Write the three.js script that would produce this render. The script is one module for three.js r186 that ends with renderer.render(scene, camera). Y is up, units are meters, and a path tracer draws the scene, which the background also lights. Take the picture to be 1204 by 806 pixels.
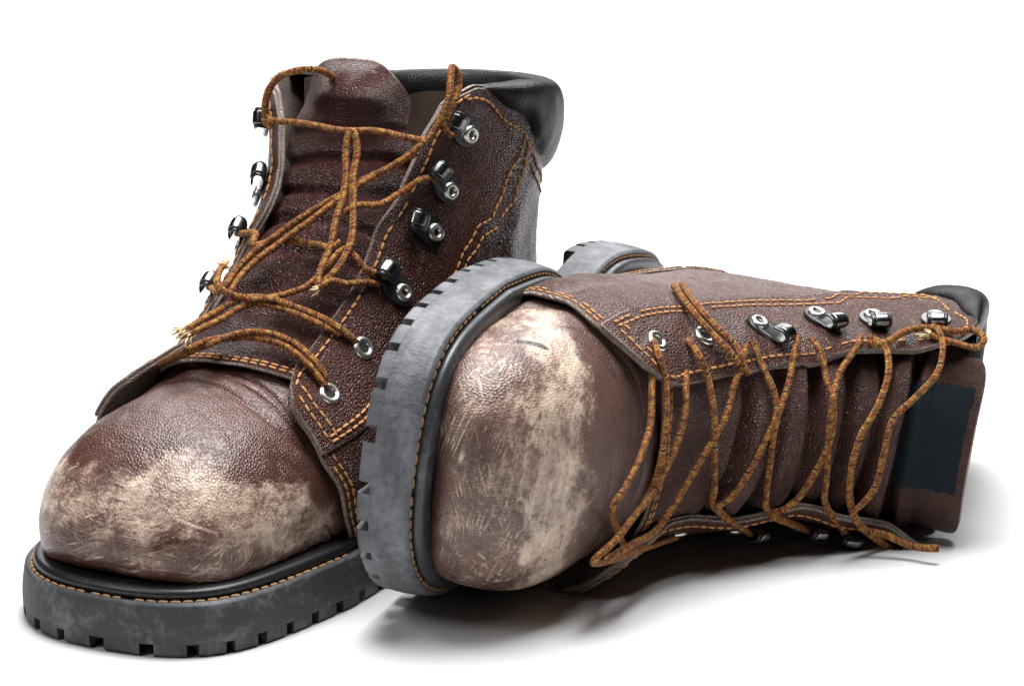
import * as THREE from 'three';
import { mergeGeometries } from 'three/addons/utils/BufferGeometryUtils.js';
import { ImprovedNoise } from 'three/addons/math/ImprovedNoise.js';
import { RectAreaLightUniformsLib } from 'three/addons/lights/RectAreaLightUniformsLib.js';

// ---------------------------------------------------------------- camera, light, exposure
const scene = new THREE.Scene();
const camera = new THREE.PerspectiveCamera(12.5, 1204 / 806, 0.02, 40);
camera.position.set(0, 0.4223, 1.1);
camera.rotation.x = -15.05 * Math.PI / 180;
const renderer = new THREE.WebGLRenderer({ antialias: true });
renderer.setSize(1024, 685);
renderer.toneMapping = THREE.LinearToneMapping;
renderer.toneMappingExposure = 1.15;
renderer.shadowMap.enabled = true;
scene.background = new THREE.Color(0x000000);
RectAreaLightUniformsLib.init();
// soft boxes of the white studio, last one added: [name, label, position, target, width, height, intensity]
const SOFTBOXES = [
  ['softbox_lamp', 'large overhead softbox lamp directly above the two boots', [0.05, 1.25, -0.34], [0.03, 0.0, -0.32], 1.0, 0.8, 14.5],
  ['softbox_lamp_001', 'tall softbox lamp standing high at the left of the boots', [-0.95, 1.2, 0.45], [0, 0.06, -0.28], 0.5, 0.6, 5.2],
  ['softbox_lamp_002', 'wide softbox lamp added out of view to keep the far white ground bright', [0, 1.1, -2.1], [0, 0, -2.0], 2.2, 0.8, 7],  // unseen lamp added only to keep the far ground white
];
// ---------------------------------------------------------------- poses of the two boots
const D = Math.PI / 180, BEND = 0.011;
const POSES = {
  A: { pos: [-0.0130, 0, -0.2970], rot: [0, -29.0, 0], lean: 1.4, side: 1 },
  B: { pos: [0.0471, 0.0463, -0.3215], rot: [-3.4, -19.8, -95.2], lean: -2.2, side: -1 },
};
// ---------------------------------------------------------------- noise
const PN = new ImprovedNoise();
const nz = (p, f, o = 0) => PN.noise(p.x * f + o, p.y * f + o * 1.7, p.z * f - o);
function fbm(p, f, o = 0, n = 4) { let s = 0, a = 0.55; for (let i = 0; i < n; i++) { s += a * nz(p, f, o + i * 7.3); f *= 2.03; a *= 0.52; } return s; }
let seed = 7; const rnd = () => { seed = (seed * 16807) % 2147483647; return (seed - 1) / 2147483646; };
const clamp = (x, a = 0, b = 1) => Math.min(b, Math.max(a, x));
const sstep = (a, b, x) => { const t = clamp((x - a) / (b - a)); return t * t * (3 - 2 * t); };
const lerp = (a, b, t) => a + (b - a) * t;

// ---------------------------------------------------------------- the boot last: u runs from toe tip over the instep up to the collar, th round the section
// rows: u, front z, front y, back z, back y, half width, widest height, roundness front, roundness back
const ROWS = (() => {
  const R = [];
  for (let i = 0; i < 6; i++) {
    const f = i / 6 * Math.PI / 2, s = Math.sin(f), c = Math.cos(f);
    R.push([0.25 * i / 6, 0.232 + 0.0725 * c, 0.040 + 0.044 * Math.pow(s, 1.25), 0.232 + 0.0725 * c, 0.040 - 0.022 * Math.min(1, s * 1.5), 0.0536 * Math.pow(s, 0.80), 0.35, 2.0, 3.0 + 1.0 * s]);
  }
  R.push([0.25, 0.232, 0.084, 0.232, 0.018, 0.0535, 0.35, 2.0, 4.0], [0.35, 0.210, 0.092, 0.200, 0.018, 0.0522, 0.35, 2.15, 4.0]);
  R.push([0.45, 0.191, 0.104, 0.160, 0.018, 0.0475, 0.37, 2.4, 4.0], [0.55, 0.174, 0.119, 0.110, 0.018, 0.0450, 0.40, 2.7, 4.0]);
  R.push([0.64, 0.161, 0.133, 0.055, 0.018, 0.0435, 0.44, 2.9, 3.4], [0.72, 0.151, 0.145, 0.010, 0.030, 0.0430, 0.50, 3.0, 2.6]);
  R.push([0.80, 0.143, 0.156, 0.001, 0.075, 0.0430, 0.50, 3.0, 2.3], [0.90, 0.136, 0.169, 0.004, 0.123, 0.0440, 0.50, 3.0, 2.2]);
  R.push([1.00, 0.131, 0.181, 0.002, 0.170, 0.0460, 0.50, 3.0, 2.2], [1.15, 0.128, 0.199, -0.002, 0.206, 0.0470, 0.50, 3.0, 2.2]);
  return R;
})();
function section(u) {
  const R = ROWS; let i = 0; while (i < R.length - 2 && u > R[i + 1][0]) i++;
  const a = R[Math.max(0, i - 1)], b = R[i], c = R[i + 1], d = R[Math.min(R.length - 1, i + 2)];
  const h = c[0] - b[0], t = (u - b[0]) / h, t2 = t * t, t3 = t2 * t, o = [];
  for (let k = 1; k < 9; k++) {
    const m0 = i > 0 ? (c[k] - a[k]) / (c[0] - a[0]) : (c[k] - b[k]) / h, m1 = d !== c ? (d[k] - b[k]) / (d[0] - b[0]) : (c[k] - b[k]) / h;
    o.push((2 * t3 - 3 * t2 + 1) * b[k] + (t3 - 2 * t2 + t) * h * m0 + (-2 * t3 + 3 * t2) * c[k] + (t3 - t2) * h * m1);
  }
  return o;
}
function last(u, th) {
  const [Tz, Ty, Bz, By, W, c, nu, nl] = section(Math.max(u, 0.0015)), s = Math.sin(th), co = Math.cos(th), n = co >= 0 ? nu : nl;
  const x = Math.sign(s) * W * Math.pow(Math.abs(s), 2 / n) * (1 - 0.24 * sstep(0.45, 0.62, u) * sstep(0.98, 0.8, u) * sstep(0.25, -0.55, co)), v = co >= 0 ? c + (1 - c) * Math.pow(co, 2 / n) : c - c * Math.pow(-co, 2 / n);
  return new THREE.Vector3(x, By + (Ty - By) * v, Bz + (Tz - Bz) * v);
}
function surf(u, th, h = 0) {           // a point h metres off the last
  const p = last(u, th), e = 0.004;
  const a = last(u, th + e).sub(last(u, th - e)), b = last(u + e, th).sub(last(Math.max(0.0015, u - e), th));
  const n = a.cross(b).normalize();
  return { p: p.addScaledVector(n, h), n };
}
function solePlan(t) {                  // outline of the sole, t 0..1 from the toe round
  const a = t * 2 * Math.PI, c = Math.cos(a), s = Math.sin(a), z = c >= 0 ? 0.225 + 0.087 * Math.pow(c, 0.95) : 0.225 - 0.225 * Math.pow(-c, 0.9);
  let w = 0.062 * Math.pow(Math.abs(s), 0.85);
  if (c < 0) { const k = z / 0.225; w = (0.046 + 0.016 * k * k - 0.013 * Math.exp(-Math.pow((z - 0.125) / 0.032, 2))) * Math.pow(Math.min(1, Math.abs(s)), 0.35); }
  return [Math.sign(s) * w, z];
}
// a left and a right boot: the forefoot bends inwards, and a worn shaft leans
function pose(p, k) {
  if (p.x * POSES[k].side > 0 && p.z > 0.22) p.x *= 1 + 0.42 * Math.pow(Math.min(1, (p.z - 0.22) / 0.092), 2.4);   // one corner of the toe is fuller
  const P = POSES[k], l = P.lean * D * clamp((p.y - 0.03) / 0.05), x = p.x + P.side * BEND * (1 - sstep(0.15, 0.30, p.z)), y = p.y - 0.03;
  p.x = x * Math.cos(l) - y * Math.sin(l); p.y = y * Math.cos(l) + x * Math.sin(l) + 0.03;
  return p;
}
//---CORE-END

// ---------------------------------------------------------------- textures: grain of leather, rubber, braid, weave
function dataTex(w, h, f, srgb = false) {
  const d = new Uint8Array(w * h * 4);
  for (let y = 0; y < h; y++) for (let x = 0; x < w; x++) { const c = f(x, y), o = (y * w + x) * 4; d[o] = clamp(c[0]) * 255; d[o + 1] = clamp(c[1]) * 255; d[o + 2] = clamp(c[2]) * 255; d[o + 3] = 255; }
  const t = new THREE.DataTexture(d, w, h); t.wrapS = t.wrapT = THREE.RepeatWrapping; t.magFilter = THREE.LinearFilter; t.minFilter = THREE.LinearMipmapLinearFilter; t.generateMipmaps = true;
  if (srgb) t.colorSpace = THREE.SRGBColorSpace; t.needsUpdate = true; return t;
}
const grainH = (() => {                 // pebbled grain: distance to the nearest and second nearest pebble centre, wrapped
  const N = 512, C = 40, pts = [];
  for (let i = 0; i < C * C; i++) pts.push([rnd(), rnd(), 0.75 + rnd() * 0.5]);
  const out = new Float32Array(N * N);
  for (let y = 0; y < N; y++) for (let x = 0; x < N; x++) {
    const gx = x / N * C, gy = y / N * C, ix = Math.floor(gx), iy = Math.floor(gy); let d1 = 9, d2 = 9;
    for (let j = -1; j <= 1; j++) for (let i = -1; i <= 1; i++) {
      const q = pts[((iy + j + C) % C) * C + (ix + i + C) % C], dx = ix + i + q[0] - gx, dy = iy + j + q[1] - gy, dd = Math.sqrt(dx * dx + dy * dy) * q[2];
      if (dd < d1) { d2 = d1; d1 = dd; } else if (dd < d2) d2 = dd;
    }
    out[y * N + x] = clamp((d2 - d1) * 1.5) * 0.75 + 0.25 * clamp(1 - d1);
  }
  return { N, at: (x, y) => out[((y % N + N) % N) * N + (x % N + N) % N] };
})();
const TILE = 0.046;                     // metres per grain tile
const grainBump = dataTex(512, 512, (x, y) => { const v = grainH.at(x, y); return [v, v, v]; });
const grainRough = dataTex(512, 512, (x, y) => { const v = 0.62 + 0.36 * (1 - grainH.at(x, y)); return [v, v, v]; });
const rubberBump = (() => { const N = 256, g = [...Array(5)].map((_, k) => [...Array((8 << k) * (8 << k))].map(rnd)); return dataTex(N, N, (x, y) => { let v = 0; for (let k = 0; k < 5; k++) { const m = 8 << k, fx = x / N * m, fy = y / N * m, i = Math.floor(fx), j = Math.floor(fy), a = fx - i, b = fy - j, at = (p, q) => g[k][((q % m) * m) + (p % m)]; v += lerp(lerp(at(i, j), at(i + 1, j), a), lerp(at(i, j + 1), at(i + 1, j + 1), a), b) * [0.25, 0.2, 0.2, 0.2, 0.15][k]; } return [v, v, v]; }); })();
const braid = (x, y) => {               // four diagonal strands each way; returns [height, strand id]
  const a = x / 64 * 4, b = y / 64 * 4, s1 = (a + b) % 1, s2 = (a - b + 8) % 1, over = (Math.floor(a + b) + Math.floor(a - b + 8)) % 2;
  const q = over ? s1 : s2, h = Math.sin(q * Math.PI); return [h, over ? Math.floor(a + b) % 4 : 4 + Math.floor(a - b + 8) % 4];
};
const laceMap = (() => {                // flecked yarn: every visible loop of the braid has a colour of its own
  const pal = [[0.72, 0.50, 0.20], [0.58, 0.34, 0.12], [0.50, 0.27, 0.09], [0.66, 0.42, 0.15], [0.36, 0.19, 0.08], [0.62, 0.24, 0.13], [0.74, 0.60, 0.28], [0.24, 0.13, 0.07], [0.60, 0.38, 0.14]], ids = [];
  for (let i = 0; i < 512; i++) ids.push(Math.floor(rnd() * pal.length));
  return dataTex(96, 512, (x, y) => { const a = x / 96 * 4, b = y / 512 * 32, s1 = (a + b) % 1, s2 = (a - b + 64) % 1, i = Math.floor(a + b) % 4, j = Math.floor(a - b + 64) % 4, row = Math.floor(b * 2 + 0.0001), over = (Math.floor(a + b) + Math.floor(a - b + 64)) % 2, h = Math.sin((over ? s1 : s2) * Math.PI), c = pal[ids[(row * 8 + i * 2 + j * 3 + over * 5) % 512]], n = 0.74 + 0.5 * rnd(); return c.map((v) => v * n * (h < 0.3 ? 0.5 : 1)); }, true);
})();
const laceBump = dataTex(96, 512, (x, y) => { const [h] = braid(x / 96 * 64, (y % 64)); return [h, h, h]; });
const weaveBump = dataTex(64, 64, (x, y) => { const v = 0.5 + 0.25 * Math.sin(x / 64 * 32 * Math.PI) + 0.25 * Math.sin(y / 64 * 32 * Math.PI) * (Math.floor(x / 4) % 2 ? 1 : -1); return [v, v, v]; });

// ---------------------------------------------------------------- materials
const std = (o) => new THREE.MeshStandardMaterial(o), phys = (o) => new THREE.MeshPhysicalMaterial(o);
const M = {
  leather: phys({ vertexColors: true, roughness: 0.40, specularIntensity: 0.65, roughnessMap: grainRough, bumpMap: grainBump, bumpScale: 0.00065, side: THREE.DoubleSide }),
  toeLeather: phys({ vertexColors: true, roughness: 0.40, specularIntensity: 0.8, roughnessMap: grainRough, bumpMap: grainBump, bumpScale: 0.0002, side: THREE.DoubleSide }),
  blackLeather: phys({ vertexColors: true, roughness: 0.40, specularIntensity: 0.22, bumpMap: grainBump, bumpScale: 0.00012, side: THREE.DoubleSide }),
  lining: std({ vertexColors: true, roughness: 0.95, side: THREE.DoubleSide }),
  rubber: std({ vertexColors: true, roughness: 0.62, bumpMap: rubberBump, bumpScale: 0.0004 }),
  rand: std({ vertexColors: true, roughness: 0.38, bumpMap: rubberBump, bumpScale: 0.0002 }),
  thread: std({ color: new THREE.Color(0.44, 0.205, 0.07), roughness: 0.8 }),
  weltThread: std({ color: new THREE.Color(0.32, 0.18, 0.085), roughness: 0.9 }),
  lace: std({ map: laceMap, bumpMap: laceBump, bumpScale: 0.0006, roughness: 0.85 }),
  frayed: std({ color: new THREE.Color(0.66, 0.48, 0.28), roughness: 0.9 }),
  blackMetal: std({ color: new THREE.Color(0.035, 0.035, 0.037), roughness: 0.28, metalness: 0.6 }),
  lip: std({ color: new THREE.Color(0.20, 0.20, 0.20), roughness: 0.25, metalness: 1 }),
  steel: std({ color: new THREE.Color(0.62, 0.61, 0.58), roughness: 0.32, metalness: 1 }),
  hole: std({ color: new THREE.Color(0.01, 0.009, 0.008), roughness: 0.9 }),
  patch: phys({ color: new THREE.Color(0.013, 0.0185, 0.024), roughness: 0.95, specularIntensity: 0.3, bumpMap: weaveBump, bumpScale: 0.0002 }),
  ground: std({ color: new THREE.Color(0.62, 0.62, 0.62), roughness: 0.9 }),
};

// ---------------------------------------------------------------- mesh helpers
function name3(base, k) { return k ? base + '_' + String(k).padStart(3, '0') : base; }
function part(name, geo, mat, parent, kind) {
  const m = new THREE.Mesh(geo, mat); m.name = name; m.castShadow = m.receiveShadow = true; if (kind) m.userData.kind = kind; parent.add(m); return m;
}
function buffer(pos, uv, col, idx) {
  const g = new THREE.BufferGeometry();
  g.setAttribute('position', new THREE.Float32BufferAttribute(pos, 3)); g.setAttribute('uv', new THREE.Float32BufferAttribute(uv, 2));
  if (col) g.setAttribute('color', new THREE.Float32BufferAttribute(col, 3));
  g.setIndex(idx); g.computeVertexNormals(); return g;
}
// sheet over a grid; f(a, b) -> { p, uv, c }, flip turns the faces
function sheet(na, nb, f, flip = false, wrapA = false) {
  const pos = [], uv = [], col = [], idx = [];
  for (let j = 0; j <= nb; j++) for (let i = 0; i <= na; i++) { const q = f(i / na, j / nb); pos.push(q.p.x, q.p.y, q.p.z); uv.push(q.uv[0], q.uv[1]); col.push(...(q.c || [1, 1, 1])); }
  for (let j = 0; j < nb; j++) for (let i = 0; i < na; i++) { const a = j * (na + 1) + i, b = a + 1, c = a + na + 1, d = c + 1; if (flip) idx.push(a, c, b, b, c, d); else idx.push(a, b, c, b, d, c); }
  const g = buffer(pos, uv, col, idx);
  if (wrapA) { const n = g.attributes.normal; for (let j = 0; j <= nb; j++) { const a = j * (na + 1), b = a + na; const v = new THREE.Vector3(n.getX(a) + n.getX(b), n.getY(a) + n.getY(b), n.getZ(a) + n.getZ(b)).normalize(); n.setXYZ(a, v.x, v.y, v.z); n.setXYZ(b, v.x, v.y, v.z); } }
  return g;
}
// a piece of leather with thickness t: outer face, inner face, rounded cut edge
function hide(na, nb, f, t, edgeCol, flip) {
  const cachePt = new Map(), get = (a, b) => { const k = a * 1e4 + b; let v = cachePt.get(k); if (!v) { v = f(a, b); cachePt.set(k, v); } return v; };
  const outer = sheet(na, nb, (a, b) => { const q = get(a, b); return { p: q.p.clone().addScaledVector(q.n, t), uv: q.uv, c: q.c }; }, flip);
  const inner = sheet(na, nb, (a, b) => { const q = get(a, b); return { p: q.p, uv: q.uv, c: edgeCol }; }, !flip);
  const ring = [];
  for (let i = 0; i < na; i++) ring.push([i / na, 0, 0, -1]); for (let j = 0; j < nb; j++) ring.push([1, j / nb, 1, 0]);
  for (let i = na; i > 0; i--) ring.push([i / na, 1, 0, 1]); for (let j = nb; j > 0; j--) ring.push([0, j / nb, -1, 0]);
  const R = ring.length, rows = ring.map(([a, b, da, db]) => {
    const q = get(a, b), e = 0.02, r = get(clamp(a - da * e), clamp(b - db * e)), out = q.p.clone().sub(r.p); out.addScaledVector(q.n, -out.dot(q.n)).normalize();
    return [0, 0.25, 0.5, 0.75, 1].map((k) => ({ p: q.p.clone().addScaledVector(q.n, t * k).addScaledVector(out, t * 0.45 * Math.sin(k * Math.PI)), uv: [q.uv[0] + k * 0.05, q.uv[1]], c: edgeCol }));
  });
  const rim = sheet(R, 4, (a, b) => rows[Math.round(a * R) % R][Math.round(b * 4)], flip);
  return mergeGeometries([outer, inner, rim]);
}
// little stitches along a curve of points {p, n}
const STITCH = (() => {
  const pos = [], idx = [], rings = [[-0.5, 0.5, -0.5], [-0.3, 1, 0.2], [0, 1.05, 0.45], [0.3, 1, 0.2], [0.5, 0.5, -0.5]];
  for (const [x, r] of rings) for (let k = 0; k < 6; k++) pos.push([x, r * Math.cos(k * Math.PI / 3), r * Math.sin(k * Math.PI / 3)]);
  for (let j = 0; j < 4; j++) for (let k = 0; k < 6; k++) { const a = j * 6 + k, b = j * 6 + (k + 1) % 6; idx.push(a, b, a + 6, b, b + 6, a + 6); }
  return { pos, idx };
})();
function stitches(curve, list, { pitch = 0.0042, len = 0.0033, r = 0.00055, lift = 0.0001, skip = 0.07 } = {}) {
  let acc = 0;
  for (let i = 1; i < curve.length; i++) {
    const a = curve[i - 1], b = curve[i], d = a.p.distanceTo(b.p); acc += d;
    while (acc >= pitch) {
      acc -= pitch; if (rnd() < skip) continue;
      const c = b.p.clone().lerp(a.p, clamp(acc / Math.max(d, 1e-6))), t = b.p.clone().sub(a.p).normalize(), n = b.n, s = t.clone().cross(n).normalize(), w = (rnd() - 0.5) * 0.12;
      t.addScaledVector(s, w).normalize(); const L = len * (0.9 + 0.2 * rnd()), rr = r * (0.9 + 0.25 * rnd());
      const pos = [], uv = []; for (const q of STITCH.pos) { const v = c.clone().addScaledVector(t, q[0] * L).addScaledVector(s, q[1] * rr).addScaledVector(n, q[2] * rr * 0.8 + lift); pos.push(v.x, v.y, v.z); uv.push(0, 0); }
      list.push(buffer(pos, uv, null, STITCH.idx.slice()));
    }
  }
}
// round cord along points
function cord(pts, r, { sides = 10, step = 0.0012, vlen = 0.0300, flat = 1, taper = 0 } = {}) {
  const cv = new THREE.CatmullRomCurve3(pts, false, 'centripetal'), L = cv.getLength(), n = Math.max(6, Math.round(L / step)), P = cv.getSpacedPoints(n), pos = [], uv = [], idx = [];
  let up = new THREE.Vector3(0, 1, 0.3).normalize();
  for (let i = 0; i <= n; i++) {
    const t = P[Math.min(n, i + 1)].clone().sub(P[Math.max(0, i - 1)]).normalize(); up.addScaledVector(t, -up.dot(t)).normalize(); const s = t.clone().cross(up), w = 1 + 0.10 * PN.noise(i * 0.21, r * 900 + pts[0].x * 50, 3.3);
    const k = taper && (i < 2 || i > n - 2) ? 0.6 : 1;
    for (let j = 0; j <= sides; j++) { const a = j / sides * 2 * Math.PI, v = P[i].clone().addScaledVector(s, Math.cos(a) * r * w * k).addScaledVector(up, Math.sin(a) * r * w * k * flat); pos.push(v.x, v.y, v.z); uv.push(j / sides, i / n * L / vlen); }
  }
  for (let i = 0; i < n; i++) for (let j = 0; j < sides; j++) { const a = i * (sides + 1) + j, b = a + 1, c = a + sides + 1; idx.push(a, b, c, b, c + 1, c); }
  const g = buffer(pos, uv, null, idx), nn = g.attributes.normal;
  for (let i = 0; i <= n; i++) { const a = i * (sides + 1), b = a + sides; const v = new THREE.Vector3(nn.getX(a) + nn.getX(b), nn.getY(a) + nn.getY(b), nn.getZ(a) + nn.getZ(b)).normalize(); nn.setXYZ(a, v.x, v.y, v.z); nn.setXYZ(b, v.x, v.y, v.z); }
  return g;
}
// a strip of metal w wide and t thick, bent along 2-D points (x forward, y up)
function bentStrip(pts, w, t) {
  const cv = new THREE.CatmullRomCurve3(pts.map(([x, y]) => new THREE.Vector3(x, y, 0)), false, 'centripetal'), n = 28, P = cv.getSpacedPoints(n), pos = [], uv = [], idx = [], prof = [];
  for (let k = 0; k < 16; k++) { const a = k / 16 * 2 * Math.PI, c = Math.cos(a), s = Math.sin(a); prof.push([Math.sign(c) * Math.pow(Math.abs(c), 0.5) * w / 2, Math.sign(s) * Math.pow(Math.abs(s), 0.5) * t / 2]); }
  for (let i = 0; i <= n; i++) { const d = P[Math.min(n, i + 1)].clone().sub(P[Math.max(0, i - 1)]).normalize(), k = i === 0 || i === n ? 0.5 : 1; for (const [a, b] of prof) { pos.push(P[i].x - d.y * b * k, P[i].y + d.x * b * k, a * k); uv.push(0, 0); } }
  for (let i = 0; i < n; i++) for (let j = 0; j < 16; j++) { const a = i * 16 + j, b = i * 16 + (j + 1) % 16; idx.push(a, b, a + 16, b, b + 16, a + 16); }
  for (const s of [0, n]) { const c = pos.length / 3; pos.push(P[s].x, P[s].y, 0); uv.push(0, 0); for (let j = 0; j < 16; j++) idx.push(c, s * 16 + j, s * 16 + (j + 1) % 16); }
  return buffer(pos, uv, null, idx);
}
function table(rows) { return (x) => { let i = 0; while (i < rows.length - 2 && x > rows[i + 1][0]) i++; const [a, b] = rows[i], [c, d] = rows[i + 1]; const t = clamp((x - a) / (c - a)); return b + (d - b) * (t * t * (3 - 2 * t) * 0.5 + t * 0.5); }; }

// ---------------------------------------------------------------- pattern pieces of the upper
const stayEdge0 = table([[0.28, 0.50], [0.48, 0.52], [0.65, 0.55], [0.76, 0.68], [0.90, 0.76], [1.05, 0.92]]);
const stayBack = table([[0.26, 1.13], [0.45, 1.22], [0.62, 1.27], [0.73, 1.31], [0.79, 1.40], [0.85, 1.55], [0.91, 1.64], [1.0, 1.72]]);
const frontSeam = table([[0.45, 0.30], [0.62, 0.275], [0.85, 0.262], [1.2, 0.262], [1.5, 0.28], [2.0, 0.305], [3.2, 0.33]]);
const collarLow = table([[0.95, 1.06], [1.19, 1.04], [1.48, 0.985], [1.77, 0.94], [1.97, 0.925], [2.4, 0.915], [3.2, 0.91]]);
const HOOKS = [[0.345, 0.83], [0.46, 0.83], [0.588, 0.80], [0.72, 0.94], [0.825, 1.02], [0.952, 1.10]];
const EDGE = [0.24, 0.19, 0.16], BROWN = [0.04, 0.013, 0.010];

function leatherColour(p, seed, base = BROWN, worn = 0, o_dust = 0.14) {
  const big = fbm(p, 28, seed, 3), mid = fbm(p, 140, seed + 5, 3), fine = nz(p, 900, seed + 9);
  let k = 1 + 0.42 * big + 0.28 * mid + 0.22 * fine; const dust = clamp((fbm(p, 60, seed + 31, 4) - 0.12) * 2.2) * o_dust + worn;
  return [lerp(base[0] * k, 0.23, dust * 0.5), lerp(base[1] * k, 0.165, dust * 0.5), lerp(base[2] * k, 0.135, dust * 0.5)].map((c) => clamp(c, 0.004, 0.9));
}

function makeBoot(o) {
  const boot = new THREE.Group(); boot.name = o.name; scene.add(boot);
  boot.userData = { label: o.label, category: 'boot', group: 'pair of worn brown work boots' };
  const P = POSES[o.key]; boot.position.set(...P.pos); boot.rotation.order = 'YXZ'; boot.rotation.set(P.rot[0] * D, P.rot[1] * D, P.rot[2] * D);
  const sd = o.seed;
  const S = (u, th, h = 0) => { const q = surf(u, th, h), a = q.p.clone().addScaledVector(q.n, 1e-4); pose(q.p, o.key); q.n = pose(a, o.key).sub(q.p).normalize(); return q; };
  const flat = (u, th) => [th * 0.05 / TILE, u * 0.30 / TILE];
  const put = (x, y, z) => pose(new THREE.Vector3(x, y, z), o.key);

  // ---- outsole: slab, lugs, heel block
  const NT = 720, plan = [...Array(NT)].map((_, i) => solePlan(i / NT)).map(([x, z]) => new THREE.Vector2(x, z));
  const normals = plan.map((q, i) => { const a = plan[(i + NT - 1) % NT], b = plan[(i + 1) % NT], t = b.clone().sub(a).normalize(); return new THREE.Vector2(-t.y, t.x).multiplyScalar(1); });
  if (normals[0].dot(new THREE.Vector2(0, 1)) < 0) normals.forEach((n) => n.negate());
  const rim = (i, off, y) => { const k = ((i % NT) + NT) % NT, q = plan[k], n = normals[k]; return put(q.x + n.x * off, y, q.y + n.y * off); };
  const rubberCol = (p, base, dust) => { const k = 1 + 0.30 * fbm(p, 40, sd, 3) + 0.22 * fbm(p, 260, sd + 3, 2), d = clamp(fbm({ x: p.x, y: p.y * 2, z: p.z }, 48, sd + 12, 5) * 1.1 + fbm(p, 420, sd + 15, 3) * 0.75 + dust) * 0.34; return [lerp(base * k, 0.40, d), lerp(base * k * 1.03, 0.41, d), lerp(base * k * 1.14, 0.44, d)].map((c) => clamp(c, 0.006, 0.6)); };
  const prof0 = [[-0.012, 0.0050], [-0.0002, 0.0050], [0.0004, 0.0056], [0.0005, 0.0090], [0.0003, 0.0130], [-0.0003, 0.0175], [-0.0008, 0.0203], [-0.0018, 0.0213], [-0.0026, 0.0212], [-0.0034, 0.0206], [-0.0042, 0.0206], [-0.0125, 0.0206]];
  const prof = []; for (let i = 0; i < prof0.length - 1; i++) { const n = i >= 2 && i <= 5 ? 6 : 1; for (let k = 0; k < n; k++) prof.push([lerp(prof0[i][0], prof0[i + 1][0], k / n), lerp(prof0[i][1], prof0[i + 1][1], k / n)]); } prof.push(prof0[prof0.length - 1]);
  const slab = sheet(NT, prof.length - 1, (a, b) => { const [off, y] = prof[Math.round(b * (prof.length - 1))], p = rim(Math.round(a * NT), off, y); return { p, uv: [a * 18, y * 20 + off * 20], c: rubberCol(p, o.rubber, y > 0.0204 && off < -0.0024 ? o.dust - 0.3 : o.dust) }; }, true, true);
  const bottom = sheet(NT, 6, (a, b) => { const i = Math.round(a * NT), q = rim(i, -0.011, 0.0051), c = put(0, 0.0051, clamp(plan[i % NT].y, 0.04, 0.26)); const p = q.clone().lerp(c, b); return { p, uv: [p.x * 20, p.z * 20], c: rubberCol(p, o.rubber, o.dust) }; }, true);
  const outsole = part('outsole', mergeGeometries([slab, bottom]), M.rubber, boot);
  const lug = (i0, i1, depth, h0, h1) => {        // one cleat of the tread, flush with the wall of the slab
    const n = Math.max(2, Math.round((i1 - i0) / 2)), ring = [[-depth, h1 - 0.001], [-depth + 0.001, h0], [-0.0010, h0], [-0.0001, h0 + 0.0007], [0.0003, h0 + 0.002], [0.0003, h1 + 0.002], [-0.0010, h1 + 0.0024]];
    const at = (a, k) => { const [off, y] = ring[k], ii = lerp(i0, i1, a), f = Math.floor(ii), p = rim(f, off, y).lerp(rim(f + 1, off, y), ii - f); return p; };
    const c = (p) => rubberCol(p, o.rubber, o.dust + 0.05), side = sheet(n, 6, (a, b) => { const p = at(a, Math.round(b * 6)); return { p, uv: [p.x * 20 + p.z * 20, p.y * 20], c: c(p) }; }, true);
    const caps = [0, 1].map((e) => { const pos = [], uv = [], col = [], idx = []; ring.forEach((_, k) => { const p = at(e, k); pos.push(p.x, p.y, p.z); uv.push(p.z * 20, p.y * 20); col.push(...c(p)); }); for (let k = 1; k < ring.length - 1; k++) idx.push(...(e ? [0, k, k + 1] : [0, k + 1, k])); return buffer(pos, uv, col, idx); });
    return mergeGeometries([side, ...caps]);
  };
  // walk the outline by length and set a cleat every 15 mm
  const arc = [0]; for (let i = 0; i < NT; i++) arc.push(arc[i] + plan[i].distanceTo(plan[(i + 1) % NT]));
  const total = arc[NT], idxAt = (s) => { s = ((s % total) + total) % total; let i = 0; while (arc[i + 1] < s) i++; return i + (s - arc[i]) / (arc[i + 1] - arc[i]); };
  const nl = Math.round(total / 0.0152);
  for (let k = 0; k < nl; k++) {
    const s0 = (k + 0.17 + o.lugShift + 0.06 * (rnd() - 0.5)) * total / nl, s1 = s0 + total / nl * 0.71; let i0 = idxAt(s0), i1 = idxAt(s1); if (i1 < i0) i1 += NT;
    const z = plan[Math.round((i0 + i1) / 2) % NT].y; if (z > 0.088 && z < 0.118) continue;
    part('lug', lug(i0, i1, 0.017, 0.0, 0.0052), M.rubber, outsole);
  }
  for (const [x, z, w, l] of [[-0.019, 0.262, 0.022, 0.02], [0.019, 0.262, 0.022, 0.02], [-0.02, 0.222, 0.024, 0.022], [0.02, 0.222, 0.024, 0.022], [-0.018, 0.182, 0.02, 0.022], [0.018, 0.182, 0.02, 0.022], [0, 0.148, 0.03, 0.02], [0, 0.055, 0.03, 0.026]]) {
    const g = new THREE.BoxGeometry(w, 0.0049, l, 2, 1, 2), q = g.attributes.position, col = []; for (let i = 0; i < q.count; i++) { const p = put(q.getX(i) + x, q.getY(i) + 0.00255, q.getZ(i) + z); q.setXYZ(i, p.x, p.y, p.z); col.push(...rubberCol(p, o.rubber, o.dust)); }
    g.setAttribute('color', new THREE.Float32BufferAttribute(col, 3)); g.computeVertexNormals(); part('lug', g, M.rubber, outsole);
  }
  // ---- rand: the black rubber ridge between sole and leather
  const rprof = [[-0.0130, 0.0204], [-0.0066, 0.0205], [-0.0052, 0.0208], [-0.0044, 0.0217], [-0.0041, 0.0230], [-0.0045, 0.0243], [-0.0056, 0.0253], [-0.0080, 0.0257], [-0.0130, 0.0254]];
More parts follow.
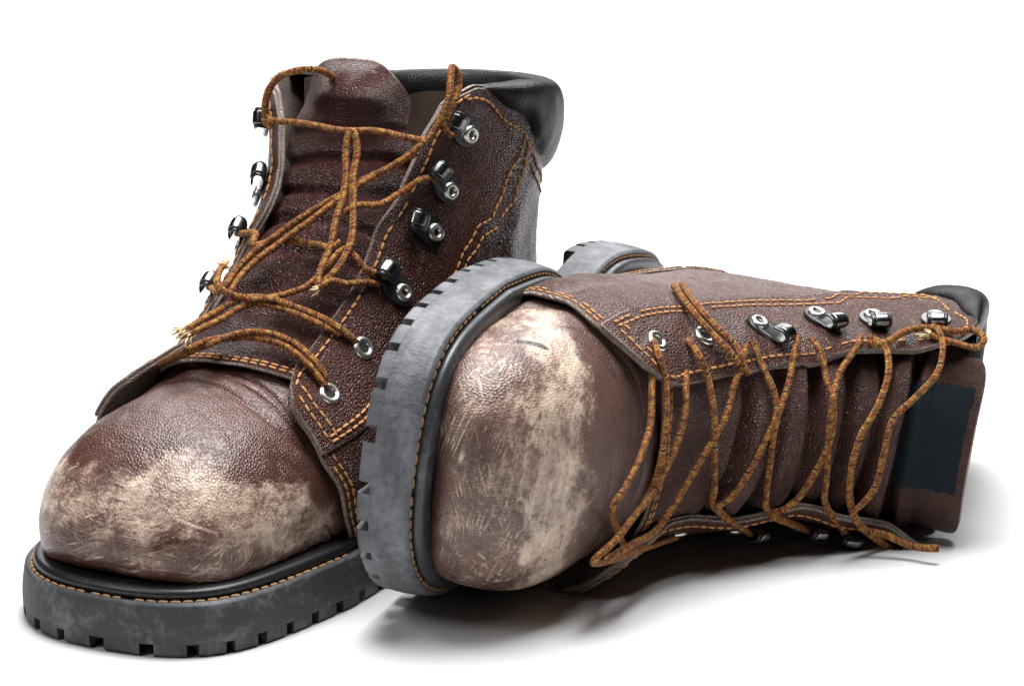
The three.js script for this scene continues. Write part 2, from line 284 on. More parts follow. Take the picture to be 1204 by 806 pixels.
  part('rand', sheet(NT, rprof.length - 1, (a, b) => { const [off, y] = rprof[Math.round(b * (rprof.length - 1))], p = rim(Math.round(a * NT), off, y); return { p, uv: [a * 18, y * 20 + off * 20], c: rubberCol(p, o.rand, o.dust - 0.45) }; }, true, true), M.rand, boot);
  { const list = [], cv = []; for (let i = 0; i <= NT; i++) { const k = i, p = rim(Math.floor(k), -0.0035, 0.0209).lerp(rim(Math.floor(k) + 1, -0.0035, 0.0209), k % 1); cv.push({ p, n: new THREE.Vector3(0, 1, 0) }); } stitches(cv, list, { pitch: 0.0047, len: 0.0038, r: 0.0007, skip: 0.05 }); part('welt_stitching', mergeGeometries(list), M.weltThread, boot, 'stuff'); }

  // ---- vamp with the scuffed toe
  const domeUV = (p) => { const d = new THREE.Vector3(p.x, p.y - 0.03, p.z - 0.215).normalize(), f = Math.acos(clamp(d.y, -1, 1)), az = Math.atan2(d.x, d.z); return [f * Math.sin(az) * 0.062 / TILE, f * Math.cos(az) * 0.062 / TILE]; };
  const vampColour = (p, u, th) => {
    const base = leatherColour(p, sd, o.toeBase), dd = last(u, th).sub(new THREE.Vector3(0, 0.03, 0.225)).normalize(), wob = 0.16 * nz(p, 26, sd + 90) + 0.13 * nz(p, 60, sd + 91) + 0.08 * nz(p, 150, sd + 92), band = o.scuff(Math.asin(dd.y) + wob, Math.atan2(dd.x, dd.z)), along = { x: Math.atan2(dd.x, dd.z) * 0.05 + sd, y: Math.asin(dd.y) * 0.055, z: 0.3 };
    const st = (fx, fy, k) => PN.noise(along.x * fx + k, along.y * fy + along.x * fx * 0.25, k * 1.3), streak = st(60, 700, 2) * 0.6 + st(110, 1500, 5) * 0.5 + st(25, 380, 9) * 0.4;
    const blot = fbm(p, 70, sd + 40, 5), fine = fbm(p, 520, sd + 41, 3), dots = nz(p, 2300, sd + 3);
    const worn = clamp((band * 1.2 + blot * 0.75 + fine * 0.45 + streak * 0.18 + dots * 0.15 - 0.40) * 1.0), raw = clamp((band * 1.05 + blot * 0.75 + streak * 0.34 + fine * 0.75 + dots * 0.22 + wob * 0.6 - o.wear) * 1.25) * (0.55 + 0.45 * clamp(0.5 + 1.6 * fbm(p, 100, sd + 55, 4))), nick = clamp((Math.abs(st(40, 230, 31)) - 0.02) * -60 + 1) * clamp(fbm(p, 120, sd + 5, 2) * 4) * band;
    const scr = (ax, ay, k) => { const v = PN.noise(along.x * ax + along.y * ay + k, (along.y * ax - along.x * ay) * 0.06 + k * 2, k); return clamp(1 - Math.abs(v) * 16) * clamp(PN.noise(along.x * 130 + k, along.y * 130, k * 3) * 4); }, scratch = Math.max(scr(300, 800, 3.1), scr(-420, 760, 8.7), scr(120, 1150, 5.3)) * clamp(band * 1.6);
    const tan = [0.31, 0.205, 0.16], pale = [0.70, 0.57, 0.445];
    let c = base.map((v, i) => lerp(v, tan[i] * (1 + 0.35 * blot + 0.3 * fine), worn * 0.85)); c = c.map((v, i) => lerp(v, pale[i] * (1 + 0.18 * streak + 0.2 * dots), Math.max(raw, scratch * 0.75))); 
    const grime = clamp((fine + dots * 0.5 - 0.22) * 3) * (0.25 + band * 0.5) + nick; c = c.map((v, i) => lerp(v, [0.065, 0.042, 0.033][i], clamp(grime) * 0.7));
    if (o.gash) { const [gu, gt, gl] = o.gash, dx = (th - gt) * 0.05, dy = (u - gu) * 0.32 + dx * dx * 18 - dx * 0.35, d = Math.abs(dy) - 0.0011 * Math.sqrt(Math.max(0, 1 - (dx / gl) * (dx / gl))); if (Math.abs(dx) < gl && d < 0.0003) c = c.map((v) => v * 0.12); }
    return c.map((v) => clamp(v, 0.004, 0.85));
  };
  part('vamp', sheet(420, 320, (a, b) => {
    const u = 0.0015 + 0.44 * b, th = (a - 0.5) * 2 * lerp(Math.PI, 2.25, sstep(0.1, 0.2, u)), dent = 0.0009 * fbm(last(u, th), 45, sd + 2, 3) * sstep(0, 0.05, u), crease = -0.0016 * Math.exp(-Math.pow((u - 0.335 - 0.02 * Math.sin(th * 2)) / 0.012, 2)) * sstep(1.3, 0.4, Math.abs(th)), flex = -0.0013 * Math.pow(1 - Math.min(1, Math.abs(PN.noise(th * 1.1 + sd, u * 34 + 0.6 * Math.sin(th * 2), sd * 0.7)) * 2.2), 3) * sstep(0.17, 0.27, u), q = S(u, th, dent + crease + flex); if (b === 0) q.p.copy(S(u, 0).p.add(S(u, Math.PI).p).multiplyScalar(0.5));
    return { p: q.p, uv: domeUV(q.p), c: vampColour(q.p, u, th) };
  }), M.toeLeather, boot);

  // ---- tongue with its folds
  const tongueH = (u, th) => { const fold = o.fold * sstep(0.42, 0.52, u) * sstep(1.0, 0.88, u) * (1 - 2.1 * Math.pow(Math.abs(Math.cos((u + 0.010 * Math.sin(th * 2.2 + sd) + 0.02 * nz({ x: u * 6, y: th * 1.2, z: sd }, 1)) * Math.PI / 0.083 + sd)), 6)) * (0.75 + 0.7 * nz({ x: u * 7, y: th * 1.4, z: sd + 3 }, 1)); return 0.0022 - o.sink * sstep(0.45, 0.8, u) + fold + 0.0012 * fbm(last(u, th), 50, sd + 8, 3) + o.tongueTop(u, th); };
  const tongue = part('tongue', hide(110, 230, (a, b) => {
    const wide = lerp(0.78, 0.92, sstep(0.4, 0.8, b)), round = b > 0.95 ? Math.sqrt(1 - Math.pow((b - 0.95) / 0.05, 2) * 0.25) : 1, th = (a - 0.5) * 2 * wide * round * lerp(1, o.tongueWide || 1, sstep(0.55, 0.9, b)), arch = 0.05 * Math.pow(Math.abs(a - 0.5) * 2, 2), u = lerp(0.305 + arch * 0.9, o.tongueEnd - (o.tongueDome || 0.02) * Math.pow(Math.abs(a - 0.5) * 2, o.tongueDome ? 2.2 : 4), b), q = S(u, th, tongueH(u, th));
    return { p: q.p, n: q.n, uv: flat(u, th), c: leatherColour(q.p, sd + 3, o.tongueBase) };
  }, 0.0016, EDGE), M.leather, boot);
  if (o.patch) part('tongue_patch', hide(40, 30, (a, b) => { const [u0, u1, t0, t1] = o.patch, u = lerp(u0, u1, b) + 0.005 * PN.noise(a * 7, b * 7, 3) + 0.003 * PN.noise(a * 21, b * 21, 7), th = lerp(t0, t1, a) + 0.03 * PN.noise(b * 9, a * 9, 11), q = S(u, th, tongueH(u, th) + 0.0016); return { p: q.p, n: q.n, uv: [th * 0.05 / 0.012, u * 0.3 / 0.012], c: [1, 1, 1] }; }, 0.0006, [1, 1, 1]), M.patch, tongue);
  const thread = [];
  for (const k of [0.008, 0.016]) { const cv = []; for (let i = 0; i <= 90; i++) { const a = i / 90, th = (a - 0.5) * 2 * 0.74, arch = 0.05 * Math.pow(Math.abs(a - 0.5) * 2, 2), u = 0.305 + arch * 0.9 + k; cv.push(S(u, th, tongueH(u, th) + 0.0016)); } stitches(cv, thread); }

  // ---- quarters, eyestays, hooks and eyelets on either side
  const holes = { 1: [], '-1': [] };
  for (const s of [1, -1]) {
    const fl = o.flare[s], shiftAt = (u) => (fl.shift || 0) * sstep(0.50, 0.75, u), stayEdge = (u) => stayEdge0(u) + shiftAt(u);
    const lift = (u, ta) => {                      // how far the slack flap stands off the last
      const fromEdge = Math.max(0, ta - stayEdge(u)) * 0.045, fromSeam = Math.max(0, u - frontSeam(ta)) * 0.30;
      return 0.0020 + fl.stay * (1 - sstep(0, 0.026, fromEdge)) * sstep(0.22, 0.5, u) * (0.8 + 0.25 * Math.sin(u * 26 + sd)) + fl.front * (1 - sstep(0, 0.032, fromSeam)) * sstep(fl.end, fl.end * 0.6, ta) + fl.top * (1 - sstep(0, 0.03, fromEdge)) * sstep(0.72, 1.0, u);
    };
    const grid = (a, b, hi, lo, back, extra) => {  // shared layout: a from the lace edge backwards, b from the front seam up
      let te = stayEdge(lerp(0.28, hi, b)), u0; const corner = 0.22 * Math.pow(Math.max(0, 1 - b / 0.09), 2), top = 0.30 * Math.pow(Math.max(0, (b - 0.93) / 0.07), 2); te += corner + top;
      const tb = back(lerp(0.27, hi, b)), ta = te + (tb - te) * a; u0 = frontSeam(ta); const ue = Math.min(hi, lo(ta)), u = u0 + (ue - u0) * b;
      const q = S(u, s * ta, lift(u, ta) + extra); return { q, u, ta };
    };
    const quarter = part('quarter', hide(150, 170, (a, b) => {
      const { q, u, ta } = grid(a, b, 1.06, (t) => collarLow(t) + 0.012, () => Math.PI, 0.0008 * 0);
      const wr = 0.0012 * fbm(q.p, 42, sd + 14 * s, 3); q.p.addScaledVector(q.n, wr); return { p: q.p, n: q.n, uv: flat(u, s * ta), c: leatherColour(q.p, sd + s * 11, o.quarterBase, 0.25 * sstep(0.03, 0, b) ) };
    }, 0.0018, EDGE, s < 0), M.leather, boot);
    const wrOf = (p) => 0.0012 * fbm(p, 42, sd + 14 * s, 3);
    const stayF = (a, b, ex = 0.0018) => { const { q, u, ta } = grid(a, b, 1.05, (t) => collarLow(t) + 0.004, stayBack, 0); q.p.addScaledVector(q.n, wrOf(q.p) + ex); return { q, u, ta }; };
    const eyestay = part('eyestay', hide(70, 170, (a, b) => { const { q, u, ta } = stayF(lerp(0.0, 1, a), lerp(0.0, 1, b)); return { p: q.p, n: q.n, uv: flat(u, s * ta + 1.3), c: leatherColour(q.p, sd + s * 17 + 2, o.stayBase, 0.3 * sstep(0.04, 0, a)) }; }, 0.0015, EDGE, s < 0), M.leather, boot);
    // rows of stitching: lace edge, back seam (two rows), front seam (two rows), collar seam
    const row = (f, n, opt) => { const cv = []; for (let i = 0; i <= n; i++) cv.push(f(i / n)); stitches(cv, thread, opt); };
    const on = (a, b) => { const { q } = stayF(a, b, 0.0034); return q; };
    row((t) => on(0.10, 0.03 + 0.95 * t), 200); row((t) => on(0.93, 0.02 + 0.95 * t), 200); row((t) => on(0.86, 0.02 + 0.95 * t), 200);
    row((t) => on(0.08 + 0.85 * t, 0.025), 60); row((t) => on(0.10 + 0.8 * t, 0.05), 60); row((t) => on(0.1 + 0.85 * t, 0.965), 60);
    const onQ = (ta, du) => { const u = frontSeam(ta) + du, q = S(u, s * ta, lift(u, ta)); q.p.addScaledVector(q.n, wrOf(q.p) + 0.0019); return q; };
    row((t) => onQ(lerp(1.05, 2.3, t), 0.008), 90); row((t) => onQ(lerp(1.05, 2.3, t), 0.020), 90);
    const onC = (ta, du) => { const u = collarLow(ta) + du, q = S(u, s * ta, lift(u, ta)); q.p.addScaledVector(q.n, wrOf(q.p) + 0.0019); return q; };
    row((t) => onC(lerp(1.55, 3.1, t), -0.012), 120); row((t) => onC(lerp(1.55, 3.1, t), -0.024), 120);
    // heel counter: an overlay round the back
    const counterLow = (ta) => lerp(0.66, 0.79, sstep(1.85, 2.4, ta)), hc = (a, b) => { const ta = lerp(1.88, Math.PI, a), u = lerp(0.57, counterLow(ta), b), q = S(u, s * ta, lift(u, ta)); q.p.addScaledVector(q.n, wrOf(q.p) + 0.0018); return { q, u, ta }; };
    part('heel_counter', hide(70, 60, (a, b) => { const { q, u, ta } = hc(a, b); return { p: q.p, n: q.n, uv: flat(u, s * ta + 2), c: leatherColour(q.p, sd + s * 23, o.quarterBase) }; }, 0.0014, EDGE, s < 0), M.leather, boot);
    row((t) => { const { q } = hc(0.02 + 0.96 * t, 0.95); q.p.addScaledVector(q.n, 0.0016); return q; }, 80); row((t) => { const { q } = hc(0.02 + 0.96 * t, 0.89); q.p.addScaledVector(q.n, 0.0016); return q; }, 80); row((t) => { const { q } = hc(0.04, t); q.p.addScaledVector(q.n, 0.0016); return q; }, 60);
    // fittings
    HOOKS.forEach(([u1, t0], i) => {
      const u = u1 + (fl.hooks ? fl.hooks[i] : 0), ta = t0 + (s < 0 ? o.hookShift : 0) + shiftAt(u) * 1.2, q = S(u, s * ta, lift(u, ta)); q.p.addScaledVector(q.n, wrOf(q.p) + 0.0034); const q2 = S(u, s * (ta - 0.06), lift(u, ta - 0.06)); q2.p.addScaledVector(q2.n, wrOf(q2.p) + 0.0034);
      const e1 = q2.p.clone().sub(q.p).normalize(), n = q.n.clone().addScaledVector(e1, -q.n.dot(e1)).normalize(), e2 = e1.clone().cross(n); const fr = new THREE.Matrix4().makeBasis(e1, n, e2).scale(new THREE.Vector3(1.12, 1.12, 1.12)).setPosition(q.p);
      const add = (nm, g, m, parent) => { g.applyMatrix4(fr); return part(nm, g, m, parent); };
      holes[s].push({ p: q.p.clone(), e1, e2, n });
      const tilt = (rnd() - 0.5) * 0.6 - s * 0.2; fr.multiply(new THREE.Matrix4().makeRotationY(tilt));
      if (i < 2) {
        const ring = []; for (let k = 0; k <= 8; k++) { const a = k / 8 * Math.PI; ring.push(new THREE.Vector2(0.0031 - Math.cos(a) * 0.0013, Math.sin(a) * 0.0011 - 0.0002)); } ring.unshift(new THREE.Vector2(0.0018, -0.0015));
        const e = add('eyelet', new THREE.LatheGeometry(ring, 28), M.steel, boot); const g = new THREE.CircleGeometry(0.0019, 16); g.rotateX(-Math.PI / 2); g.translate(0, 0.00015, 0); add('eyelet_hole', g, M.hole, e);
      } else {
        const base = new THREE.CylinderGeometry(0.0060, 0.0064, 0.0012, 28); base.scale(1.15, 1, 0.90); base.translate(-0.0030, 0.0006, 0);
        const h = bentStrip([[-0.0040, 0.0009], [0.0010, 0.0009], [0.0048, 0.0010], [0.0074, 0.0022], [0.0078, 0.0044], [0.0058, 0.0056], [0.0030, 0.0052], [0.0012, 0.0046]], 0.0078, 0.0010);
        const hk = add('lace_hook', mergeGeometries([h.toNonIndexed(), base.toNonIndexed()]), M.blackMetal, boot);
        const ring = []; for (let k = 0; k <= 10; k++) { const a = k / 10 * Math.PI; ring.push(new THREE.Vector2(0.0024 - Math.cos(a) * 0.0012, Math.sin(a) * 0.0013)); } ring.unshift(new THREE.Vector2(0.0008, -0.0004)); const rv = new THREE.LatheGeometry(ring.reverse(), 28); rv.translate(-0.0052, 0.0012, 0); add('rivet', rv, M.steel, hk);
        const edge = bentStrip([[0.0066, 0.0014], [0.0084, 0.0026], [0.0085, 0.0048], [0.0062, 0.0063], [0.0036, 0.0060]], 0.0050, 0.0007); add('hook_lip', edge, M.lip, hk);
      }
    });
  }
  // ---- collar: padded black roll round the back of the opening
  part('collar', sheet(150, 40, (a, b) => {
    const th = lerp(1.16, 2 * Math.PI - 1.16, a), ta = th > Math.PI ? 2 * Math.PI - th : th, end = sstep(1.16, 1.6, ta), lo = collarLow(ta), hi = 1.050 - 0.035 * sstep(1.16, 2.3, ta);
    const mid = (lo + hi) / 2, half = (hi - lo) / 2, R = 0.0040 + 0.0042 * end, f = lerp(-1.62, 3.6, b), u = mid + half * Math.sin(f) * (f > Math.PI / 2 ? 1 : 1), h = (f < Math.PI / 2 ? 0.0015 : 0.0015) + R * Math.sign(Math.cos(f)) * Math.pow(Math.abs(Math.cos(f)), 0.8);
    const q = S(u, th, h + 0.0010 * fbm(last(u, th), 60, sd + 21, 3)), k = 1 + 0.4 * fbm(q.p, 120, sd, 3); return { p: q.p, uv: flat(u, th), c: [0.0045 * k, 0.0043 * k, 0.0043 * k] };
  }), M.blackLeather, boot);
  part('lining', sheet(120, 40, (a, b) => { const th = lerp(0.15, 2 * Math.PI - 0.15, a), ta = Math.min(th, 2 * Math.PI - th), u = lerp(0.70, 1.035 - 0.04 * sstep(1.16, 2.3, ta), b), q = S(u, th, lerp(-0.016, -0.0045, sstep(0.75, 1.2, ta))), k = 1 + 0.3 * fbm(q.p, 90, sd, 3); return { p: q.p, uv: flat(u, th), c: [0.055 * k, 0.034 * k, 0.024 * k] }; }, true), M.lining, boot);
  part('stitching', mergeGeometries(thread), M.thread, boot, 'stuff');

  // ---- lace: runs given as [u, th, height off the last]
  const spot = (v) => { if (typeof v !== 'string') return S(...v).p; const i = +v[1], f = holes[v[0] === 'R' ? 1 : -1][i]; return f.p.clone().addScaledVector(f.n, i < 2 ? 0.0005 : 0.0032).addScaledVector(f.e1, i < 2 ? 0 : 0.003); };
  const runs = o.laces.map((run) => cord(run.map(spot), 0.00155, { flat: 0.86 }));
  if (runs.length) part('lace', mergeGeometries(runs), M.lace, boot);
  for (const [run, end, n, len] of o.frays) {    // loose ends: the yarn opens out along the run of the lace
    const pts = o.laces[run].map(spot), c = end ? pts[pts.length - 1] : pts[0], d0 = c.clone().sub(end ? pts[pts.length - 2] : pts[1]).normalize(), t1 = new THREE.Vector3(0.3, 1, 0.2).cross(d0).normalize(), t2 = d0.clone().cross(t1), list = [];
    for (let k = 0; k < n; k++) { const a = rnd() * 6.28, w = 0.15 + 0.6 * rnd(), l = len * (0.5 + rnd()), o1 = t1.clone().multiplyScalar(Math.cos(a)).addScaledVector(t2, Math.sin(a)), d = d0.clone().addScaledVector(o1, w).normalize(), p0 = c.clone().addScaledVector(o1, 0.0010 * rnd()).addScaledVector(d0, -0.0006), e = new THREE.Vector3(rnd() - 0.5, rnd() - 0.5, rnd() - 0.5); list.push(cord([p0, p0.clone().addScaledVector(d, l * 0.5), p0.clone().addScaledVector(d, l).addScaledVector(e, l * 0.5)], 0.00024 + 0.0002 * rnd(), { sides: 5, step: 0.0006, taper: 1 })); }
    part('frayed_lace_end', mergeGeometries(list), M.frayed, boot);
  }
  return boot;
}
//---LACES
// runs of lace: points [u, th, height off the last], or the fitting they hook into (L0..L5, R0..R5 from the toe up)
const lacesA = [
  ['L0', [0.266, -0.10, 0.014], [0.308, -0.05, 0.013], [0.348, 0.03, 0.009], [0.360, 0.19, 0.009], [0.363, 0.38, 0.009], [0.352, 0.60, 0.009], [0.346, 0.76, 0.007], [0.360, 0.82, 0.001]], // run 1
  ['L0', [0.300, -0.04, 0.012], [0.352, 0.06, 0.011], [0.371, 0.22, 0.011], [0.378, 0.41, 0.009], [0.359, 0.68, 0.009], [0.360, 0.82, 0.001]], // run 1b
  [[0.287, -0.14, 0.02], [0.355, -0.11, 0.018], [0.435, -0.02, 0.014], [0.448, 0.09, 0.012], [0.453, 0.27, 0.009], [0.453, 0.46, 0.009], [0.452, 0.65, 0.009], [0.459, 0.77, 0.006], [0.477, 0.84, 0.0005]], // run 2
  [[0.291, -0.12, 0.018], [0.352, -0.06, 0.016], [0.430, 0.01, 0.012], [0.442, 0.17, 0.009], [0.439, 0.40, 0.009], [0.446, 0.63, 0.008]], // run 2b
  [[0.493, -0.20, 0.02], [0.462, -0.17, 0.022], [0.424, -0.11, 0.022], [0.424, -0.06, 0.018], [0.431, -0.01, 0.015]], // run 3
  [[0.427, -0.00, 0.015], [0.447, 0.07, 0.012], [0.479, 0.15, 0.009], [0.503, 0.24, 0.009], [0.554, 0.31, 0.012], [0.593, 0.35, 0.012], [0.584, 0.44, 0.012], [0.575, 0.53, 0.01], [0.585, 0.64, 0.008], 'R2'], // run 4
  [[0.500, 0.34, 0.012], [0.520, 0.39, 0.013], [0.532, 0.47, 0.01], [0.550, 0.55, 0.009], [0.570, 0.67, 0.007]], // run 4b
  ['L3', [0.593, -0.18, 0.012], [0.561, -0.14, 0.014], [0.580, -0.06, 0.011], [0.592, 0.01, 0.009], [0.592, 0.15, 0.009], [0.588, 0.27, 0.012], [0.603, 0.31, 0.013]], // run 5
  ['L2', [0.437, -0.14, 0.018], [0.493, -0.15, 0.016], [0.545, -0.11, 0.014], [0.592, -0.04, 0.012], [0.629, 0.01, 0.012], [0.668, 0.09, 0.012], [0.703, 0.19, 0.013], [0.759, 0.31, 0.013], [0.799, 0.42, 0.013], [0.875, 0.59, 0.014], [0.934, 0.69, 0.015], [1.004, 0.74, 0.016], [1.070, 0.79, 0.016]], // run 6
  [[0.435, -0.11, 0.016], [0.494, -0.12, 0.014], [0.535, -0.07, 0.013], [0.582, -0.01, 0.011], [0.623, 0.08, 0.014], [0.675, 0.17, 0.014], [0.741, 0.29, 0.014], [0.812, 0.45, 0.012], [0.869, 0.61, 0.012]], // run 6b
  ['L5', [0.911, -0.36, 0.014], [0.904, -0.25, 0.014], [0.905, -0.14, 0.012], [0.899, -0.01, 0.012], [0.892, 0.09, 0.012], [0.905, 0.31, 0.012], [0.904, 0.54, 0.012], [0.905, 0.66, 0.013]], // run 7
  ['L5', [0.898, -0.35, 0.014], [0.928, -0.38, 0.016], [0.999, -0.31, 0.02], [1.062, -0.25, 0.02], [1.097, -0.16, 0.02], [1.112, -0.08, 0.018], [1.114, -0.03, 0.014], [1.096, -0.02, 0.006], [1.064, -0.06, -0.004]], // run 8
  [[0.502, 0.33, 0.011], [0.527, 0.29, 0.012], [0.556, 0.28, 0.013], [0.599, 0.26, 0.013], [0.643, 0.23, 0.014], [0.693, 0.22, 0.015], [0.749, 0.20, 0.016], [0.818, 0.17, 0.017], [0.866, 0.17, 0.018], [0.887, 0.19, 0.018], [0.867, 0.21, 0.017], [0.821, 0.23, 0.016], [0.749, 0.24, 0.016], [0.694, 0.28, 0.015], [0.646, 0.33, 0.014], [0.605, 0.37, 0.014], [0.568, 0.38, 0.013], [0.539, 0.37, 0.012], [0.510, 0.33, 0.01]], // run 9
  [[0.828, 0.82, 0.008], [0.806, 0.68, 0.011], [0.749, 0.53, 0.012], [0.707, 0.43, 0.013], [0.687, 0.31, 0.014], [0.665, 0.25, 0.013]], // run 10
  [[0.962, 0.94, 0.009], [0.935, 0.82, 0.014], [0.972, 0.73, 0.016], [1.045, 0.75, 0.018], [1.103, 0.76, 0.016], [1.131, 0.80, 0.012], [1.114, 0.84, 0.012], [1.071, 0.86, 0.012], [1.027, 0.82, 0.014], [0.973, 0.76, 0.015]], // run 11
];
const lacesB = [
  [[0.295, -0.66, 0.006], [0.261, -0.55, 0.009], [0.241, -0.37, 0.009], [0.220, -0.23, 0.009], [0.205, -0.12, 0.009], [0.191, -0.02, 0.009], [0.185, 0.06, 0.008], 'R0'], // run 1
  [[0.356, -0.96, 0.0005], [0.331, -0.86, 0.007], [0.302, -0.75, 0.011], [0.306, -0.58, 0.009], [0.285, -0.31, 0.009], [0.268, -0.06, 0.009], [0.265, 0.09, 0.008], [0.261, 0.22, 0.007]], // run 2
  [[0.378, -0.59, 0.006], [0.353, -0.47, 0.009], [0.342, -0.32, 0.009], [0.313, -0.12, 0.009], [0.268, 0.10, 0.009], [0.210, 0.19, 0.011], [0.182, 0.27, 0.014], [0.166, 0.39, 0.014], 'R0'], // run 3
  [[0.439, -0.93, 0.0005], [0.407, -0.78, 0.008], [0.399, -0.66, 0.011], [0.412, -0.56, 0.009], [0.415, -0.29, 0.009], [0.423, -0.01, 0.009], [0.443, 0.21, 0.009], [0.459, 0.35, 0.008], 'R2'], // run 4
  [[0.516, -0.70, 0.01], [0.484, -0.53, 0.01], [0.468, -0.43, 0.009], [0.444, -0.24, 0.009], [0.411, -0.08, 0.009], [0.368, 0.13, 0.009], [0.331, 0.30, 0.011], [0.291, 0.40, 0.013], [0.222, 0.37, 0.014], [0.184, 0.41, 0.014], 'R1'], // run 5
  [[0.527, -0.72, 0.011], [0.535, -0.54, 0.009], [0.550, -0.35, 0.009], [0.554, -0.20, 0.009], [0.534, -0.04, 0.009], [0.516, 0.07, 0.009], [0.501, 0.20, 0.009], [0.487, 0.27, 0.01], [0.468, 0.35, 0.01], 'R2'], // run 6
  [[0.629, -0.73, 0.01], [0.606, -0.61, 0.011], [0.585, -0.40, 0.009], [0.555, -0.15, 0.009], [0.555, 0.07, 0.009], [0.565, 0.25, 0.009], [0.584, 0.40, 0.009], 'R3'], // run 7
  [[0.651, -0.69, 0.012], [0.660, -0.58, 0.012], [0.669, -0.41, 0.009], [0.676, -0.27, 0.011], [0.683, -0.04, 0.009], [0.663, 0.08, 0.009], [0.644, 0.26, 0.009], [0.618, 0.35, 0.011], [0.598, 0.43, 0.01], 'R3'], // run 8
  [[0.767, -0.75, 0.011], [0.752, -0.66, 0.011], [0.703, -0.46, 0.009], [0.674, -0.28, 0.012], [0.679, -0.02, 0.009], [0.693, 0.15, 0.009], [0.707, 0.31, 0.009], 'R4'], // run 9
  [[0.785, -0.75, 0.012], [0.817, -0.67, 0.013], [0.822, -0.48, 0.013], [0.792, -0.25, 0.012], [0.749, -0.06, 0.012], [0.740, 0.06, 0.012], [0.758, 0.25, 0.012], [0.787, 0.37, 0.014], [0.839, 0.50, 0.014], 'R5'], // run 10
  [[0.942, -1.02, 0.01], [0.965, -0.84, 0.013], [0.976, -0.68, 0.014], [0.964, -0.50, 0.014], [0.896, -0.31, 0.013], [0.839, -0.17, 0.013], [0.827, -0.01, 0.013], [0.820, 0.15, 0.013], [0.788, 0.27, 0.014], [0.773, 0.32, 0.014]], // run 11
  [[0.839, 0.50, 0.014], [0.898, 0.48, 0.016], [0.978, 0.49, 0.019], [1.043, 0.45, 0.021], [1.086, 0.43, 0.021]], // run 12
  [[0.780, -0.71, 0.011], [0.809, -0.68, 0.013], [0.874, -0.84, 0.012], [0.913, -0.95, 0.01], [0.954, -0.94, 0.011], [1.004, -0.90, 0.012], [1.051, -0.92, 0.013], [1.094, -0.82, 0.014], [1.079, -0.76, 0.013], [0.999, -0.79, 0.012], [0.943, -0.88, 0.01]], // run 13
  [[0.513, -1.42, 0.006], [0.461, -1.12, 0.009], [0.450, -0.95, 0.01], [0.454, -0.79, 0.011], [0.464, -0.65, 0.013], [0.478, -0.57, 0.012]], // run 14
  [[0.538, -1.45, 0.006], [0.481, -1.15, 0.009], [0.464, -0.96, 0.011], [0.469, -0.81, 0.012], [0.482, -0.68, 0.013], [0.487, -0.58, 0.012], [0.500, -0.49, 0.01]], // run 14b
];
//---LACES-END

// ---------------------------------------------------------------- the studio: white ground sheet, lamps
{
  const g = new THREE.PlaneGeometry(14, 14, 1, 1); g.rotateX(-Math.PI / 2); const ground = new THREE.Mesh(g, M.ground); ground.name = 'ground'; ground.receiveShadow = true; ground.userData = { kind: 'structure', label: 'plain white studio ground sheet under both boots' }; scene.add(ground);
}
for (const [name, label, pos, target, w, h, I] of SOFTBOXES) {
  const box = new THREE.Group(); box.name = name; box.position.set(...pos); box.lookAt(...target); scene.add(box); box.userData = { label, category: 'lamp', group: 'studio softboxes' };
  const dg = new THREE.PlaneGeometry(w, h); part('lamp_diffuser', dg, std({ color: 0xffffff, emissive: 0xffffff, emissiveIntensity: 0.8, roughness: 1 }), box).castShadow = false;
  const c = new THREE.CylinderGeometry(0.12, 0.72, 0.35, 4, 1, true); c.rotateY(Math.PI / 4); c.rotateX(-Math.PI / 2); c.scale(w * 0.98, h * 0.98, 1); c.translate(0, 0, -0.18); part('lamp_housing', c, std({ color: 0x0a0a0a, roughness: 0.9, side: THREE.DoubleSide }), box);
  const l = new THREE.RectAreaLight(0xffffff, I, w, h); l.position.set(...pos); l.lookAt(...target); const d = new THREE.Vector3(...target).sub(l.position).normalize(); l.position.addScaledVector(d, 0.012); scene.add(l);
}
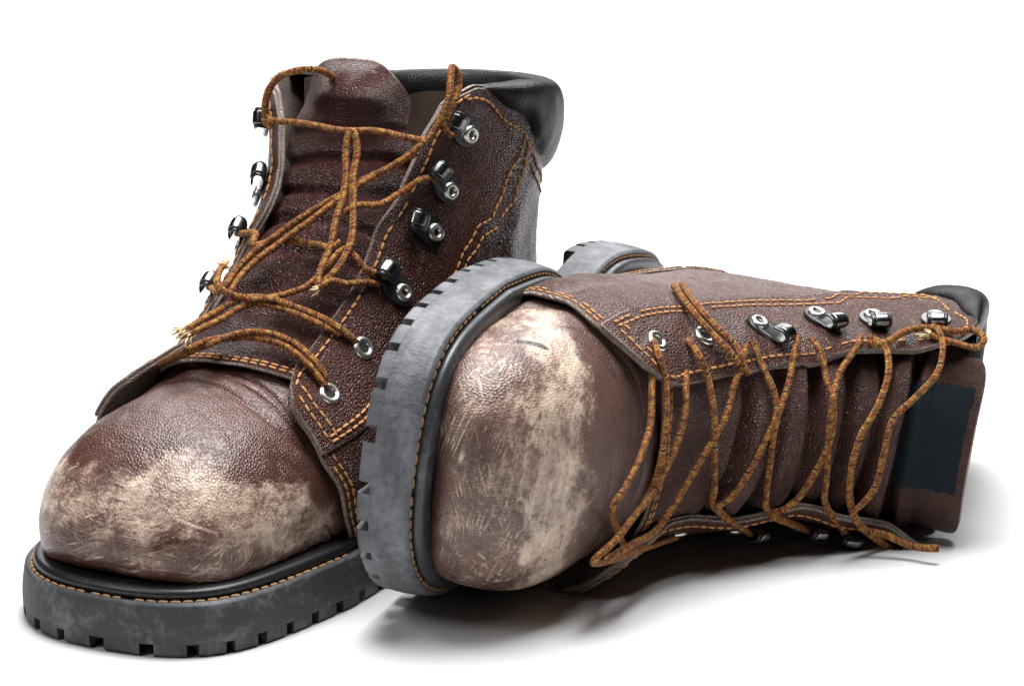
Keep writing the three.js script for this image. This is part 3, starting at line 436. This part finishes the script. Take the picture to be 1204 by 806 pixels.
// ---------------------------------------------------------------- the two boots
makeBoot({
  key: 'A', name: 'work_boot', label: 'worn brown leather work boot standing upright on its sole, scuffed toe to the left', seed: 3, wear: 0.84, rubber: 0.032, rand: 0.009, dust: 0.02, lugShift: 0.3,
  toeBase: [0.070, 0.027, 0.020], quarterBase: [0.050, 0.0160, 0.0110], stayBase: [0.047, 0.0130, 0.0088], tongueBase: [0.040, 0.0085, 0.0060], fold: 0.0014, sink: 0.006, tongueEnd: 1.15, tongueWide: 0.56, tongueDome: 0.10, hookShift: 0,
  scuff: (e, az) => { const c = 0.36 - 0.16 * (az - 0.2) * (az - 0.2); return Math.max(sstep(0.30, 0.10, Math.abs(e - c)) * 0.95, sstep(0.42, 0.2, Math.abs(e - c + 0.1)) * 0.52) * sstep(1.75, 1.45, Math.abs(az)); },
  tongueTop: (u, th) => sstep(0.9, 1.04, u) * (0.016 * Math.exp(-Math.pow((th - 0.10) / 0.34, 2)) * (1 - 0.9 * Math.pow(clamp((u - 1.0) / 0.15), 2)) - 0.006),
  flare: { 1: { stay: 0.0015, front: 0.002, top: 0.001, end: 1.2, shift: -0.10 }, '-1': { stay: 0.001, front: 0.0045, top: 0.002, end: 1.75, shift: -0.34, hooks: [0, 0, -0.06, -0.08, -0.07, -0.025] } }, laces: lacesA, frays: [[2, 0, 26, 0.005], [3, 0, 22, 0.0045], [4, 0, 26, 0.004], [6, 0, 16, 0.003]],
});
makeBoot({
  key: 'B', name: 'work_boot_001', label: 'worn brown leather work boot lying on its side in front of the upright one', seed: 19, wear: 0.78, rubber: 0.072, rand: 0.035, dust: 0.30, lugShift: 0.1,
  toeBase: [0.100, 0.055, 0.046], quarterBase: [0.086, 0.044, 0.037], stayBase: [0.058, 0.021, 0.0145], tongueBase: [0.068, 0.032, 0.0255], fold: 0.0056, sink: 0.006, tongueEnd: 1.13, hookShift: 0.03,  // leather, rubber paler than boot A: stronger light put in colour, plus dust, wear
  scuff: (e, az) => { const c = 0.60 - 0.16 * (az - 0.1) * (az - 0.1); return Math.max(1.18 * sstep(0.27, 0.06, Math.abs(e - c)), sstep(0.46, 0.16, Math.abs(e - c + 0.30)) * 0.60) * sstep(1.8, 1.3, Math.abs(az)); },
  tongueTop: () => 0, patch: [0.90, 1.10, -0.52, 0.22],
  flare: { 1: { stay: 0.005, front: 0.007, top: 0.001, end: 1.75, shift: -0.2 }, '-1': { stay: 0.003, front: 0.005, top: 0.001, end: 1.1 } }, laces: lacesB, gash: [0.178, -1.38, 0.007], frays: [[12, 1, 22, 0.004]],
});
renderer.render(scene, camera);
